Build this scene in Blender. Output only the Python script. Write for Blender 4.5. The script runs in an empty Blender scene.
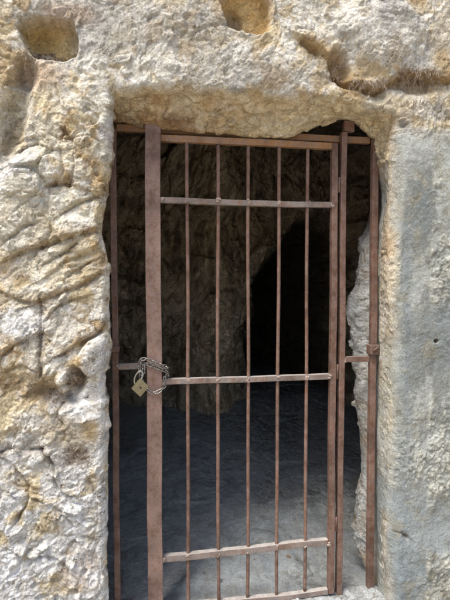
import bpy, bmesh, math, random
import numpy as np
from mathutils import Vector, Matrix
random.seed(7)
scene = bpy.context.scene
COL = scene.collection
F32 = np.float32

# ------------------------------------------------------------------ camera numbers
FPX, CD, CZ = 433.0, 1.95, 1.40
YAW, PITCH = math.radians(8.5), math.radians(2.2)
_d = np.array([math.sin(YAW)*math.cos(PITCH), math.cos(YAW)*math.cos(PITCH), -math.sin(PITCH)])
_r = np.array([math.cos(YAW), -math.sin(YAW), 0.0])
_u = np.cross(_r, _d)
def at(px, py, Y=0.0):
    """survey helper: point of the plane y=Y measured from the photograph"""
    v = _d*FPX + _r*(px-225) + _u*(300-py)
    return np.array([0, -CD, CZ]) + v*((Y+CD)/v[1])
GROUND = -0.13

# ------------------------------------------------------------------ noise
def _h(ix, iy, iz, k):
    with np.errstate(over='ignore'):
        h = (ix.astype(np.uint32)*np.uint32(374761393) + iy.astype(np.uint32)*np.uint32(668265263)
             + iz.astype(np.uint32)*np.uint32(2147483647) + np.uint32((k*1274126177) & 0xffffffff))
        h = (h ^ (h >> np.uint32(13)))*np.uint32(1274126177)
        h = (h ^ (h >> np.uint32(16)))*np.uint32(2246822519)
        h = h ^ (h >> np.uint32(15))
    return h.astype(F32)/F32(4294967295.0)
def vnoise(p, k=0):
    i = np.floor(p).astype(np.int64); f = (p-i).astype(F32); w = f*f*f*(f*(f*6-15)+10)
    out = np.zeros(len(p), F32)
    for a in (0, 1):
        for b in (0, 1):
            for c in (0, 1):
                ww = (w[:,0] if a else 1-w[:,0])*(w[:,1] if b else 1-w[:,1])*(w[:,2] if c else 1-w[:,2])
                out += ww*_h(i[:,0]+a, i[:,1]+b, i[:,2]+c, k)
    return out*2-1
def fbm(p, s, o=4, k=0, g=0.5):
    out = 0; a = 1.0; t = 0
    for j in range(o):
        out = out + a*vnoise(p/s + 17.3*j, k+j*7); t += a; a *= g; s = s/2.03
    return out/t
def facets(p, s, k=0, sharp=26.0, slope=1.3):
    """broken-rock relief: every cell is a tilted flat chip.  returns height (-1..1), crack 0..1, cell random"""
    q = p/s; i = np.floor(q).astype(np.int64)
    f1 = np.full(len(p), 9, F32); f2 = np.full(len(p), 9, F32); rid = np.zeros(len(p), F32)
    num = np.zeros(len(p), F32); den = np.zeros(len(p), F32)
    for a in (-1, 0, 1):
        for b in (-1, 0, 1):
            for c in (-1, 0, 1):
                jx, jy, jz = i[:,0]+a, i[:,1]+b, i[:,2]+c
                dx = (q[:,0]-(jx+_h(jx,jy,jz,k))).astype(F32)
                dy = (q[:,1]-(jy+_h(jx,jy,jz,k+1))).astype(F32)
                dz = (q[:,2]-(jz+_h(jx,jy,jz,k+2))).astype(F32)
                d2 = dx*dx+dy*dy+dz*dz; d = np.sqrt(d2)
                r = _h(jx,jy,jz,k+3)
                hh = (r*2-1)*0.8 + slope*((_h(jx,jy,jz,k+4)*2-1)*dx+(_h(jx,jy,jz,k+5)*2-1)*dz)
                w = np.exp(-sharp*d2); num += w*hh; den += w
                m = d < f1
                f2 = np.where(m, f1, np.minimum(f2, d)); rid = np.where(m, r, rid); f1 = np.where(m, d, f1)
    return num/(den+1e-12), np.clip(1-(f2-f1)/0.12, 0, 1), rid
def sstep(a, b, x):
    t = np.clip((x-a)/(b-a), 0, 1); return t*t*(3-2*t)
def poly_dist(X, Z, pts):
    """distance to a polyline and the side of it (+1 = above)"""
    best = np.full(len(X), 9.0); side = np.zeros(len(X)); 
    for (x0, z0), (x1, z1) in zip(pts[:-1], pts[1:]):
        ex, ez = x1-x0, z1-z0; L = ex*ex+ez*ez
        t = np.clip(((X-x0)*ex+(Z-z0)*ez)/L, 0, 1)
        dx, dz = X-x0-t*ex, Z-z0-t*ez; d = np.hypot(dx, dz)
        s = np.sign(ex*dz-ez*dx); m = d < best
        side = np.where(m, s, side); best = np.where(m, d, best)
    return best, side
def in_poly(X, Z, pts):
    ins = np.zeros(len(X), bool); n = len(pts)
    for k in range(n):
        x0, z0 = pts[k]; x1, z1 = pts[(k+1) % n]
        if z0 == z1: continue
        c = ((z0 > Z) != (z1 > Z)) & (X < (x1-x0)*(Z-z0)/(z1-z0)+x0)
        ins ^= c
    return ins

# ------------------------------------------------------------------ objects and materials
def mesh_np(name, V, Q, mat, kind=None, parent=None, col=None, smooth=True, chip=None):
    me = bpy.data.meshes.new(name)
    V = np.asarray(V, F32); Q = np.asarray(Q, np.int32)
    me.vertices.add(len(V)); me.vertices.foreach_set('co', V.ravel())
    me.loops.add(Q.size); me.loops.foreach_set('vertex_index', Q.ravel())
    me.polygons.add(len(Q)); me.polygons.foreach_set('loop_start', np.arange(0, Q.size, 4, dtype=np.int32))
    me.polygons.foreach_set('loop_total', np.full(len(Q), 4, np.int32))
    me.polygons.foreach_set('use_smooth', np.full(len(Q), smooth))
    me.update(calc_edges=True); me.validate()
    if col is not None:
        a = me.color_attributes.new('albedo', 'FLOAT_COLOR', 'POINT')
        c = np.ones((len(V), 4), F32); c[:, :3] = col
        if chip is not None: c[:, 3] = chip
        a.data.foreach_set('color', c.ravel())
    me.materials.append(mat)
    o = bpy.data.objects.new(name, me); COL.objects.link(o)
    if kind: o['kind'] = kind
    if parent: o.parent = parent
    return o
def tag(o, label=None, cat=None, group=None, kind=None):
    if label: o['label'] = label
    if cat: o['category'] = cat
    if group: o['group'] = group
    if kind: o['kind'] = kind
    return o
def empty(name, loc):
    o = bpy.data.objects.new(name, None); o.location = loc; o.empty_display_size = .05
    COL.objects.link(o); return o
def obj_bm(name, bm, mat, parent=None, smooth=False):
    me = bpy.data.meshes.new(name); bm.normal_update(); bm.to_mesh(me); bm.free()
    me.materials.append(mat)
    if smooth:
        for p in me.polygons: p.use_smooth = True
    o = bpy.data.objects.new(name, me); COL.objects.link(o)
    if parent:
        o.parent = parent; o.location = -parent.location if False else (0, 0, 0)
        me.transform(Matrix.Translation(-Vector(parent.location)))
    return o
def nt(mat):
    mat.use_nodes = True; t = mat.node_tree; t.nodes.clear()
    out = t.nodes.new('ShaderNodeOutputMaterial'); b = t.nodes.new('ShaderNodeBsdfPrincipled')
    t.links.new(b.outputs[0], out.inputs[0]); return t, b
def N(t, typ, **kw):
    n = t.nodes.new(typ)
    for k, v in kw.items():
        if k in n.inputs.keys(): n.inputs[k].default_value = v
        else: setattr(n, k, v)
    return n
def ramp(t, fac, stops):
    n = t.nodes.new('ShaderNodeValToRGB'); e = n.color_ramp.elements
    while len(e) < len(stops): e.new(.5)
    for el, (p, c) in zip(e, stops): el.position = p; el.color = (*c, 1)
    t.links.new(fac, n.inputs[0]); return n.outputs[0]
def mixc(t, fac, a, b, mode='MIX'):
    n = t.nodes.new('ShaderNodeMix'); n.data_type = 'RGBA'; n.blend_type = mode
    for s, v in ((n.inputs[0], fac), (n.inputs[6], a), (n.inputs[7], b)):
        if isinstance(v, (int, float)): s.default_value = v
        elif isinstance(v, tuple): s.default_value = (*v, 1)
        else: t.links.new(v, s)
    return n.outputs[2]

def rock_material(name, speck=0.3, bump=0.5, big=1.0):
    """albedo comes from the mesh; the shader adds chips, hairline cracks and grit (alpha = how chipped the surface is)"""
    m = bpy.data.materials.new(name); t, b = nt(m)
    a = N(t, 'ShaderNodeAttribute', attribute_name='albedo')
    tc = N(t, 'ShaderNodeTexCoord')
    def noise(s_, det, ro, di=0.0):
        n = N(t, 'ShaderNodeTexNoise', Scale=s_/big, Detail=float(det), Roughness=ro, Distortion=di); t.links.new(tc.outputs['Object'], n.inputs['Vector']); return n
    n1 = noise(120, 3, .7); n2 = noise(22, 6, .66, .3); n3 = noise(60, 1, .6)
    m1 = N(t, 'ShaderNodeMapping'); m1.inputs['Rotation'].default_value = (0, math.radians(38), 0); t.links.new(tc.outputs['Object'], m1.inputs['Vector'])
    m2 = N(t, 'ShaderNodeMapping'); m2.inputs['Scale'].default_value = (.52, .8, 1.15); t.links.new(m1.outputs[0], m2.inputs['Vector'])
    wp = mixc(t, .085*big, m2.outputs[0], n2.outputs['Color'], 'ADD')
    wp2 = mixc(t, .012*big, wp, n3.outputs['Color'], 'ADD')
    def vor(s_, feat='F1'):
        v_ = N(t, 'ShaderNodeTexVoronoi', feature=feat, Scale=s_/big, Randomness=1.0); t.links.new(wp2, v_.inputs['Vector']); return v_
    va, ve = vor(30), vor(30, 'DISTANCE_TO_EDGE'); vb = vor(80); vg = vor(9, 'DISTANCE_TO_EDGE'); vc = vor(12)
    def val(v_, lo, hi):
        s_ = N(t, 'ShaderNodeSeparateColor'); t.links.new(v_.outputs['Color'], s_.inputs[0])
        return ramp(t, s_.outputs[0], [(0, (lo, lo*.975, lo*.93)), (1, (hi,)*3)])
    c = a.outputs['Color']
    c1 = mixc(t, 1.0, c, val(va, .86, 1.26), 'MULTIPLY'); c1 = mixc(t, 1.0, c1, val(vb, .86, 1.16), 'MULTIPLY')
    gate_ = ramp(t, n2.outputs[0], [(.48, (0, 0, 0)), (.60, (1, 1, 1))])
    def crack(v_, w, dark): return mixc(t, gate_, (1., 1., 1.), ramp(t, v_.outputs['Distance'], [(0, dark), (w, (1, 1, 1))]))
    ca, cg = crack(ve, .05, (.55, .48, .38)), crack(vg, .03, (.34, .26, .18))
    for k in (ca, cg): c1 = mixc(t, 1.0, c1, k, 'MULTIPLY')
    c = mixc(t, a.outputs['Alpha'], c, c1)
    c = mixc(t, 1.0, c, ramp(t, n1.outputs[0], [(.28, (1-speck*1.2,)*3), (.5, (1, 1, 1)), (.72, (1+speck*.6,)*3)]), 'MULTIPLY')
    c = mixc(t, .8, c, ramp(t, n2.outputs[0], [(.34, (.86, .81, .73)), (.5, (1.02, 1.02, 1.02)), (.66, (1.12, 1.13, 1.15))]), 'MULTIPLY')
    t.links.new(c, b.inputs['Base Color']); b.inputs['Roughness'].default_value = .88
    b.inputs['Specular IOR Level'].default_value = .25
    def mth(op, x, y):
        q = t.nodes.new('ShaderNodeMath'); q.operation = op
        for k_, v_ in enumerate((x, y)):
            if isinstance(v_, (int, float)): q.inputs[k_].default_value = v_
            else: t.links.new(v_, q.inputs[k_])
        return q.outputs[0]
    def term(h_, w_): return mth('MULTIPLY', h_, w_)
    def plane(v_, k_, lvl):
        """tilted flat chip: every Voronoi cell is a plane of its own direction and level"""
        d_ = t.nodes.new('ShaderNodeVectorMath'); d_.operation = 'SUBTRACT'; t.links.new(wp2, d_.inputs[0]); t.links.new(v_.outputs['Position'], d_.inputs[1])
        c_ = t.nodes.new('ShaderNodeVectorMath'); c_.operation = 'SUBTRACT'; t.links.new(v_.outputs['Color'], c_.inputs[0]); c_.inputs[1].default_value = (.5, .5, .5)
        e_ = t.nodes.new('ShaderNodeVectorMath'); e_.operation = 'DOT_PRODUCT'; t.links.new(d_.outputs[0], e_.inputs[0]); t.links.new(c_.outputs[0], e_.inputs[1])
        s_ = N(t, 'ShaderNodeSeparateColor'); t.links.new(v_.outputs['Color'], s_.inputs[0])
        return mth('ADD', term(e_.outputs['Value'], k_/big), term(s_.outputs[1], lvl))
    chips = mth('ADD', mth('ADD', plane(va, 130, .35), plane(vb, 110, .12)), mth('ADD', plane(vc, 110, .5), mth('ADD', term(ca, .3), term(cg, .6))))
    chips = mth('MULTIPLY', chips, a.outputs['Alpha'])
    hsum = mth('ADD', chips, mth('ADD', term(n1.outputs[0], .36), term(n2.outputs[0], 1.0)))
    q = N(t, 'ShaderNodeBump', Strength=bump, Distance=.010*big); t.links.new(hsum, q.inputs['Height']); last = q.outputs[0]
    t.links.new(last, b.inputs['Normal'])
    return m
def metal_material(name, paint, rust, amount=.5, dust=.5, rough=.62):
    m = bpy.data.materials.new(name); t, b = nt(m)
    tc = N(t, 'ShaderNodeTexCoord')
    mp = N(t, 'ShaderNodeMapping'); mp.inputs['Scale'].default_value = (1, 1, .85)
    t.links.new(tc.outputs['Object'], mp.inputs['Vector'])
    n = N(t, 'ShaderNodeTexNoise', Scale=38.0, Detail=7.0, Roughness=.7); t.links.new(mp.outputs[0], n.inputs['Vector'])
    n2 = N(t, 'ShaderNodeTexNoise', Scale=260.0, Detail=4.0, Roughness=.7); t.links.new(tc.outputs['Object'], n2.inputs['Vector'])
    n3 = N(t, 'ShaderNodeTexNoise', Scale=9.0, Detail=5.0, Roughness=.6); t.links.new(tc.outputs['Object'], n3.inputs['Vector'])
    k = ramp(t, n.outputs[0], [(.62-amount*.28, (0, 0, 0)), (.74-amount*.2, (1, 1, 1))])
    c = mixc(t, k, paint, rust)
    vv = ramp(t, n3.outputs[0], [(.32, (.62, .58, .55)), (.5, (1, .98, .96)), (.68, (1.3, 1.27, 1.24))]); c = mixc(t, 1.0, c, vv, 'MULTIPLY')
    sp = ramp(t, n2.outputs[0], [(.3, (.62, .6, .6)), (.52, (1, 1, 1)), (.72, (1.3, 1.3, 1.3))]); c = mixc(t, .8, c, sp, 'MULTIPLY')
    n4 = N(t, 'ShaderNodeTexNoise', Scale=95.0, Detail=3.0, Roughness=.6); t.links.new(mp.outputs[0], n4.inputs['Vector'])
    c = mixc(t, ramp(t, n4.outputs[0], [(.66, (0, 0, 0)), (.72, (.6,)*3)]), c, (.10, .055, .04))
    c = mixc(t, ramp(t, n4.outputs[0], [(.28, (.5,)*3), (.36, (0, 0, 0))]), c, (.38, .31, .27))
    # dust settled on upward faces
    ge = N(t, 'ShaderNodeNewGeometry'); sx = N(t, 'ShaderNodeSeparateXYZ'); t.links.new(ge.outputs['Normal'], sx.inputs[0])
    up = ramp(t, sx.outputs[2], [(.35, (0, 0, 0)), (.9, (dust,)*3)])
    dn = ramp(t, n.outputs[0], [(.3, (.2,)*3), (.6, (1, 1, 1))]); dm = mixc(t, 1.0, up, dn, 'MULTIPLY')
    c = mixc(t, dm, c, (.46, .43, .40))
    t.links.new(c, b.inputs['Base Color']); b.inputs['Roughness'].default_value = rough
    b.inputs['Metallic'].default_value = 0.0; b.inputs['Specular IOR Level'].default_value = .35
    bp = N(t, 'ShaderNodeBump', Strength=.5, Distance=.0012); t.links.new(n2.outputs[0], bp.inputs['Height'])
    bp2 = N(t, 'ShaderNodeBump', Strength=.5, Distance=.003); t.links.new(n.outputs[0], bp2.inputs['Height'])
    t.links.new(bp.outputs[0], bp2.inputs['Normal']); t.links.new(bp2.outputs[0], b.inputs['Normal'])
    return m
M_ROCK = rock_material('limestone', .26, .54)
M_CAVE = rock_material('cave_rock', .3, .7, 2.0)
M_FLOOR = rock_material('cave_floor_rock', .25, .45, 1.3)
M_STILE = metal_material('faded_red_oxide_paint', (.27, .185, .155), (.21, .125, .09), .5, .3)
M_BAR = metal_material('red_oxide_bar_paint', (.225, .148, .12), (.18, .095, .06), .6, .5)
M_RAIL = metal_material('worn_rail_paint', (.27, .232, .21), (.24, .15, .105), .5, 1.0)
M_TOPRAIL = metal_material('rusty_top_rail', (.29, .20, .15), (.36, .19, .08), .8, .3)
M_POST = metal_material('brown_post_paint', (.21, .138, .112), (.16, .085, .055), .6, .3)
M_WELD = metal_material('weld_bead', (.30, .20, .17), (.42, .34, .28), .9, .9)

# ------------------------------------------------------------------ rock face with its doorway
step = .0036
ax = lambda *p: np.array([at(*q)[[0, 2]] for q in p])
lp = ax(*[(x, y, -.12) for x, y in ((115, 97), (113, 130), (112, 150), (110.5, 172), (107.5, 200), (104.5, 216), (102.5, 235), (107, 252), (110, 270), (110.5, 300), (110, 340), (108.8, 400), (108.8, 500), (110, 560), (111, 600), (111, 640))])
rp = ax(*[(x, y, -.12) for x, y in ((387, 118), (388, 140), (390, 183), (388, 210), (386, 280), (391, 340), (389, 400), (389, 450), (388, 500), (385, 530), (383, 560), (386, 590), (386, 640))])
tp = ax(*[(x, y, -.15) for x, y in ((115, 97), (150, 94), (190, 93), (240, 98), (300, 103), (340, 107), (365, 111), (387, 118))])
XL0, XR0, ZT0 = float(lp[:, 0].mean()), float(rp[:, 0].mean()), float(tp[:, 1].mean())
def axis(lo, a, b, hi, pins):
    knots = [a]+pins+[b]; seg = []
    for p, q in zip(knots[:-1], knots[1:]):
        n = max(1, int(round((q-p)/step))); seg.append(np.linspace(p, q, n, endpoint=False))
    core = np.concatenate(seg+[[b]])
    def outer(start, end):
        out = []; x = start; s = step*1.5; sg = np.sign(end-start)
        while (end-x)*sg > s: x += s*sg; out.append(x); s = min(s*1.22, .25)
        return out+[end]
    l = outer(a, lo)[::-1] if lo is not None else []
    return np.concatenate([l, core, outer(b, hi)])
U = axis(-6, -.85, 1.50, 7, [XL0, XR0])
Wv = axis(None, GROUND-.12, 2.62, 5.2, [ZT0])
iL, iR, jT = int(np.argmin(abs(U-XL0))), int(np.argmin(abs(U-XR0))), int(np.argmin(abs(Wv-ZT0)))
nu, nv = len(U), len(Wv)
UU, VV = np.meshgrid(U, Wv, indexing='ij')
def tz(z, P): i = np.argsort(P[:, 1]); return np.interp(z, P[i, 1], P[i, 0])
xl = tz(VV, lp); xr = tz(VV, rp)
fade = 1-sstep(2.2, 3.0, VV)
xl = XL0+(xl-XL0)*fade; xr = XR0+(xr-XR0)*fade
X = np.where(UU < XL0, UU+(xl-XL0)*np.exp(-np.abs(UU-XL0)/.25), np.where(UU > XR0, UU+(xr-XR0)*np.exp(-np.abs(UU-XR0)/.25), xl+(UU-XL0)/(XR0-XL0)*(xr-xl)))
zt = np.interp(X, tp[:, 0], tp[:, 1])
Z = VV+(zt-ZT0)*np.exp(-np.abs(VV-ZT0)/.25)*np.where(VV > ZT0, 1, 0) + (zt-ZT0)*np.where(VV > ZT0, 0, sstep(ZT0-.3, ZT0, VV))
# rounded arris toward the opening
dL, dR, dT = X-xl, xr-X, zt-Z
outd = np.hypot(np.maximum(np.maximum(-dL, -dR), 0), np.maximum(-dT, 0))
rad = np.where(Z > zt-.0, .04, np.where(X < .4, .035, .05))
dd = np.clip(outd, 0, rad)
Yb = -.17+rad*(1-dd/rad)**2
idx = -np.ones((nu, nv), np.int64)
keep = np.ones((nu, nv), bool); keep[iL+1:iR, :jT] = False
idx[keep] = np.arange(keep.sum())
V = np.stack([X[keep], Yb[keep], Z[keep]], 1)
a = idx[:-1, :-1]; b = idx[1:, :-1]; c = idx[1:, 1:]; d = idx[:-1, 1:]
ok = (a >= 0) & (b >= 0) & (c >= 0) & (d >= 0)
ii, jj = np.meshgrid(np.arange(nu-1), np.arange(nv-1), indexing='ij')
ok &= ~((ii >= iL) & (ii < iR) & (jj < jT))
Q = np.stack([a[ok], b[ok], c[ok], d[ok]], 1)
# loop round the opening: up the left side, over the top, down the right
loop = [idx[iL, j] for j in range(jT)]+[idx[i, jT] for i in range(iL, iR+1)]+[idx[iR, j] for j in range(jT-1, -1, -1)]
loop = np.array(loop); ns = len(loop); P0 = V[loop]
nl, ntp, nr = jT, iR-iL+1, jT
def side_from(pts_px, Y, zs):
    P = np.array([at(x, y, Y)[[0, 2]] for x, y in pts_px]); i = np.argsort(P[:, 1]); return np.interp(zs, P[i, 1], P[i, 0])
def top_from(pts_px, Y, xs):
    P = np.array([at(x, y, Y)[[0, 2]] for x, y in pts_px]); return np.interp(xs, P[:, 0], P[:, 1])
lip = [(100, 114), (118, 117), (135, 121), (150, 124), (175, 127), (200, 129), (240, 133), (270, 136), (292, 136.5), (304, 131), (318, 126), (332, 121), (348, 117.5), (360, 120), (368, 126), (374, 134), (390, 145)]
redge = [(374, 133), (377, 146), (379, 165), (382.5, 190), (382, 205), (378.5, 225), (376.5, 260), (377, 300), (377.5, 400), (377, 500), (378, 600), (378, 680)]
rin = [(377, 133), (378, 190), (374, 208), (368, 232), (360, 246), (359, 268), (357, 287), (349.5, 293), (347, 313), (350, 340), (351, 359), (355, 377), (357, 399), (359, 420), (361, 440), (363.5, 475), (358, 496), (355, 520), (354, 541), (358, 557), (366, 573), (371, 590), (374, 620)]
zL, zR, xT = P0[:nl, 2], P0[nl+ntp:, 2], P0[nl:nl+ntp, 0]
def ring(left, top, right, Y, sm):
    R = np.zeros((ns, 3)); R[:, 1] = Y
    R[:nl, 0] = left; R[:nl, 2] = zL; R[nl:nl+ntp, 2] = top; R[nl+ntp:, 0] = right; R[nl+ntp:, 2] = zR
    R[nl:nl+ntp, 0] = R[nl-1, 0]+(xT-xT[0])/(xT[-1]-xT[0])*(R[nl+ntp, 0]-R[nl-1, 0])
    zl1 = R[nl, 2]; zr1 = R[nl+ntp-1, 2]
    R[:nl, 2] = np.where(zL > 1.5, 1.5+(zL-1.5)/(zL[-1]-1.5)*(zl1-1.5), zL)
    R[nl+ntp:, 2] = np.where(zR > 1.5, 1.5+(zR-1.5)/(zR[0]-1.5)*(zr1-1.5), zR)
    k = np.hanning(sm*2+1); k /= k.sum()
    for q in (0, 2): R[:, q] = np.convolve(np.pad(R[:, q], sm, mode='edge'), k, 'valid')
    return R
xt1 = np.linspace(at(104, 118)[0], at(376, 134)[0], ntp)
P1 = ring(side_from([(101, 90), (100, 640)], -.03, zL), top_from(lip, -.03, xt1), side_from(redge, -.012, zR), -.03, 5)
P1b = ring(side_from([(99, 90), (98, 640)], .03, zL), top_from(lip, -.03, xt1)+.012, side_from(redge, -.012, zR)+.012, .035, 5)
P2 = ring(-.33+0*zL, top_from(lip, -.03, xt1)+.10, side_from(rin, .12, zR), .12, 4)
P2b = ring(-.40+0*zL, 2.30+0*xt1, side_from(rin, .12, zR)+.06, .20, 12)
P3 = ring(-.75+0*zL, 2.6+0*xt1, 1.75+0*zR, .40, 30)
P4 = ring(-2.4+0*zL, 4.3+0*xt1, 4.2+0*zR, .45, 5)
keys = [P0, P1, P1b, P2, P2b, P3, P4]; segs = [34, 16, 22, 18, 30, 12]
rings = []
for k in range(len(keys)-1):
    A, B = keys[k], keys[k+1]; a0 = keys[max(k-1, 0)]; b0 = keys[min(k+2, len(keys)-1)]
    for j in range(1, segs[k]+1):
        t = j/segs[k]
        m0, m1 = (B-a0)*.28, (b0-A)*.28
        if k == 0: m0 = np.zeros_like(A); m0[:, 1] = .10
        if k >= 4: m0 = (B-A)*.5; m1 = (B-A)*.5
        h = (2*t**3-3*t*t+1)*A+(t**3-2*t*t+t)*m0+(-2*t**3+3*t*t)*B+(t**3-t*t)*m1
        rings.append(h)
base = len(V); V = np.concatenate([V]+rings)
prev = loop
for k in range(len(rings)):
    cur = base+k*ns+np.arange(ns)
    Q = np.concatenate([Q, np.stack([prev[:-1], prev[1:], cur[1:], cur[:-1]], 1)]) ; prev = cur
reveal = np.zeros(len(V), bool); reveal[base:] = True
def vnormals(V, Q):
    n = np.cross(V[Q[:, 2]]-V[Q[:, 0]], V[Q[:, 3]]-V[Q[:, 1]]); o = np.zeros_like(V)
    for k in range(4):
        for q in range(3): o[:, q] += np.bincount(Q[:, k], n[:, q], len(V))
    return o/(np.linalg.norm(o, axis=1, keepdims=True)+1e-12)
# orientation check: the front must face -y
Nn = vnormals(V, Q)
fr = ~reveal
nring = len(rings)*(ns-1)
if Nn[fr][:, 1].mean() > 0: Nn[fr] *= -1; Q[:-nring] = Q[:-nring][:, ::-1]
rn = vnormals(V, Q[len(Q)-len(rings)*(ns-1):])      # reveal part alone
# reveal normals must point into the opening
ctr = np.array([.4, 0, 1.0]); tw = ((ctr-V)*rn).sum(1); s = np.where(tw < 0, -1, 1)
rsel = np.zeros(len(V), bool); rsel[base:] = True
sg_ = np.sign(np.mean(np.sign(tw[base:base+30*ns]))); rr = rn*sg_
if sg_ < 0: Q[-nring:] = Q[-nring:][:, ::-1].copy()
Nn[rsel] = rr[rsel]; Nn[loop] = Nn[loop]*.5+rr[loop]*.5
E4 = np.concatenate([Q[:, [0, 1]], Q[:, [1, 2]], Q[:, [2, 3]], Q[:, [3, 0]]])
def relax(A, it, w_=None):
    for _ in range(it):
        o = A.copy(); cnt = np.ones(len(A))+np.bincount(E4[:, 0], minlength=len(A))+np.bincount(E4[:, 1], minlength=len(A))
        for q_ in range(3): o[:, q_] += np.bincount(E4[:, 0], A[E4[:, 1], q_], len(A))+np.bincount(E4[:, 1], A[E4[:, 0], q_], len(A))
        o /= cnt[:, None]; A = o if w_ is None else A+(o-A)*w_[:, None]
    return A
Nn = relax(Nn, 8); Nn /= np.linalg.norm(Nn, axis=1, keepdims=True)+1e-12
front_w = np.clip(-Nn[:, 1], 0, 1)

def px(*pts): return [tuple(at(x, y, -.17)[[0, 2]]) for x, y in pts]
def relief(p, front):
    """height (towards the viewer) and albedo of the natural rock, evaluated at real positions"""
    X, Z = p[:, 0], p[:, 2]
    n = len(p)
    # region masks
    wob = fbm(p, .25, 3, 90)*.05
    right = sstep(1.005, 1.06, X+wob*.6)*(1-sstep(2.02, 2.12, Z+wob))       # smoother, rendered-over part right of the door
    upper = sstep(2.02, 2.2, Z+wob)
    left = (1-sstep(-.1, .1, X))*(1-upper)
    low = (1-sstep(.55, .8, Z+wob))*left
    # sloping strata on the left: rotate and stretch
    an = math.radians(38); q = p.copy()
    warp = np.stack([fbm(p, .22, 3, 11), fbm(p, .22, 3, 21), fbm(p, .22, 3, 31)], 1)*.05
    q = q+warp
    qs = np.stack([(q[:, 0]*math.cos(an)+q[:, 2]*math.sin(an))*.62, q[:, 1], (-q[:, 0]*math.sin(an)+q[:, 2]*math.cos(an))*1.12], 1)
    strat = left*sstep(.55, .8, Z)*(1-sstep(1.45, 1.7, Z+wob))
    warmth = 1-.75*low
    def both(A_, B_, *ar):
        out = [np.zeros(n), np.zeros(n), np.zeros(n)]
        for msk, P_, wt in ((strat < .999, A_, 1-strat), (strat > .001, B_, strat)):
            for o_, v_ in zip(out, facets(P_[msk], *ar)): o_[msk] += v_*wt[msk]
        return out
    f_a, c_a, r_a = both(q, qs, .19, 3, 220, 2.5)
    w2 = q+np.stack([fbm(p, .06, 2, 12), fbm(p, .06, 2, 22), fbm(p, .06, 2, 32)], 1)*.016
    qs2 = np.stack([(w2[:, 0]*math.cos(an)+w2[:, 2]*math.sin(an))*.72, w2[:, 1], (-w2[:, 0]*math.sin(an)+w2[:, 2]*math.cos(an))*1.1], 1)
    f_b, c_b, r_b = both(w2, qs2, .070, 43, 220, 2.4)
    f_c, c_c, r_c = both(w2+warp*.2, qs2+warp*.2, .031, 83, 80, 1.5)
    f_d, c_d, r_d = facets(w2+warp*.5, .0135, 123, 30)
    rp_ = sstep(-.15, .35, fbm(p*np.array([1, 1, .55]), .16, 3, 79)+np.where(Z < .9, .25, -.12)+np.where(X > 1.2, .2, -.25))
    ga = sstep(.0, .3, fbm(p, .16, 3, 67)); c_a = c_a*ga; c_b = c_b*(.25+.75*sstep(-.1, .25, fbm(p, .1, 3, 68)))
    amp_a = .030*(.30+.70*left)*(1-.95*right)*(1-.55*upper)+.012*strat-.012*low
    amp_b = .0135*(1-.93*right)*(1-.45*upper)
    amp_c = .0042*(1-right*(.93-.45*rp_))*(1-.35*upper)
    amp_d = .0019*(1-.3*upper)*(1-right*(.8-.6*rp_))
    big = fbm(p, .9, 3, 5)*.035*(1-.6*right)+fbm(p, .35, 3, 6)*.022*(1-.7*right)
    h = big+f_a*amp_a+f_b*amp_b+f_c*amp_c+f_d*amp_d
    gate = sstep(-.2, .25, fbm(p, .18, 3, 66))
    h -= (c_a**3*.007*(1-.9*right)+c_b**2*.0028*(1-.9*right)*gate+c_c**2*.0018*gate*(1-.5*right))*(1-.35*upper)
    h += fbm(p, .02, 4, 70)*.0016
    # trowelled / weathered relief on the right
    st = fbm(p*np.array([1, 1, 1.]), .045, 4, 77, .6); rg = 1-np.abs(fbm(p, .03, 3, 78))*2.2
    patch = rp_
    h += right*(fbm(p*np.array([1, 1, .6]), .22, 4, 75)*.020+st*(.0015+.004*patch)+patch*(.006+rg*.0035))
    # ------------- colour
    white = np.array([.73, .71, .65]); cream = np.array([.65, .56, .385]); ochre = np.array([.42, .30, .15])
    grey = np.array([.40, .395, .37]); tan = np.array([.49, .41, .28]); brown = np.array([.17, .115, .07]); bluew = np.array([.64, .66, .68])
    pinkt = np.array([.50, .38, .28]); cool = np.array([.29, .305, .30])
    col = np.tile(cream, (n, 1))
    def lay(c, w):
        nonlocal col
        w = np.clip(w, 0, 1)[:, None]; col = col*(1-w)+np.asarray(c)*w
    n1 = fbm(p, .30, 4, 201, .6); n2 = fbm(p, .11, 4, 211, .6); n3 = fbm(p, .05, 4, 221, .6)
    lay(white, sstep(-.25, .1, n1*.6+n2*.6+(r_b-.5)*.35+(r_c-.5)*.2))
    lay(tan, sstep(.10, .34, n2*.8-n1*.3+(r_c-.5)*.3)*.85*warmth)
    lay(grey, sstep(.05, .4, fbm(p, .2, 4, 231, .6)+(r_b-.5)*.25)*(.35+.45*upper))
    lay(ochre, sstep(.14, .36, fbm(p, .14, 4, 241, .6)+c_b*.15)*.8*warmth)
    lay(bluew, low*sstep(-.45, -.05, n1+n2*.5+(r_b-.5)*.4)*.92); lay(grey*.95, low*sstep(.05, .3, n2+(r_c-.5)*.5)*.45)
    lay(bluew, left*sstep(.05, .3, fbm(p, .18, 3, 251)+(r_b-.5)*.2)*.7)
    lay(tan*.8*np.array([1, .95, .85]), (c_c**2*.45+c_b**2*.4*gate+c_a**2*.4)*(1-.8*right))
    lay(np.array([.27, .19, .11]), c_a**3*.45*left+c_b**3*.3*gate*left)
    lay(white*1.08, sstep(.55, .9, f_c*.6+f_b*.5)*.5*(1-right))
    # right-hand side: cool grey skin, pale raised scabs, cream arris beside the post
    lay(np.array([.35, .36, .345]), right*.97)
    lay(np.array([.40, .39, .345]), right*sstep(-.1, .3, n2+.4*n1)*.6)
    lay(np.array([.62, .60, .52]), right*patch*sstep(-.3, .3, rg-.55+n3)*.75)
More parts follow.
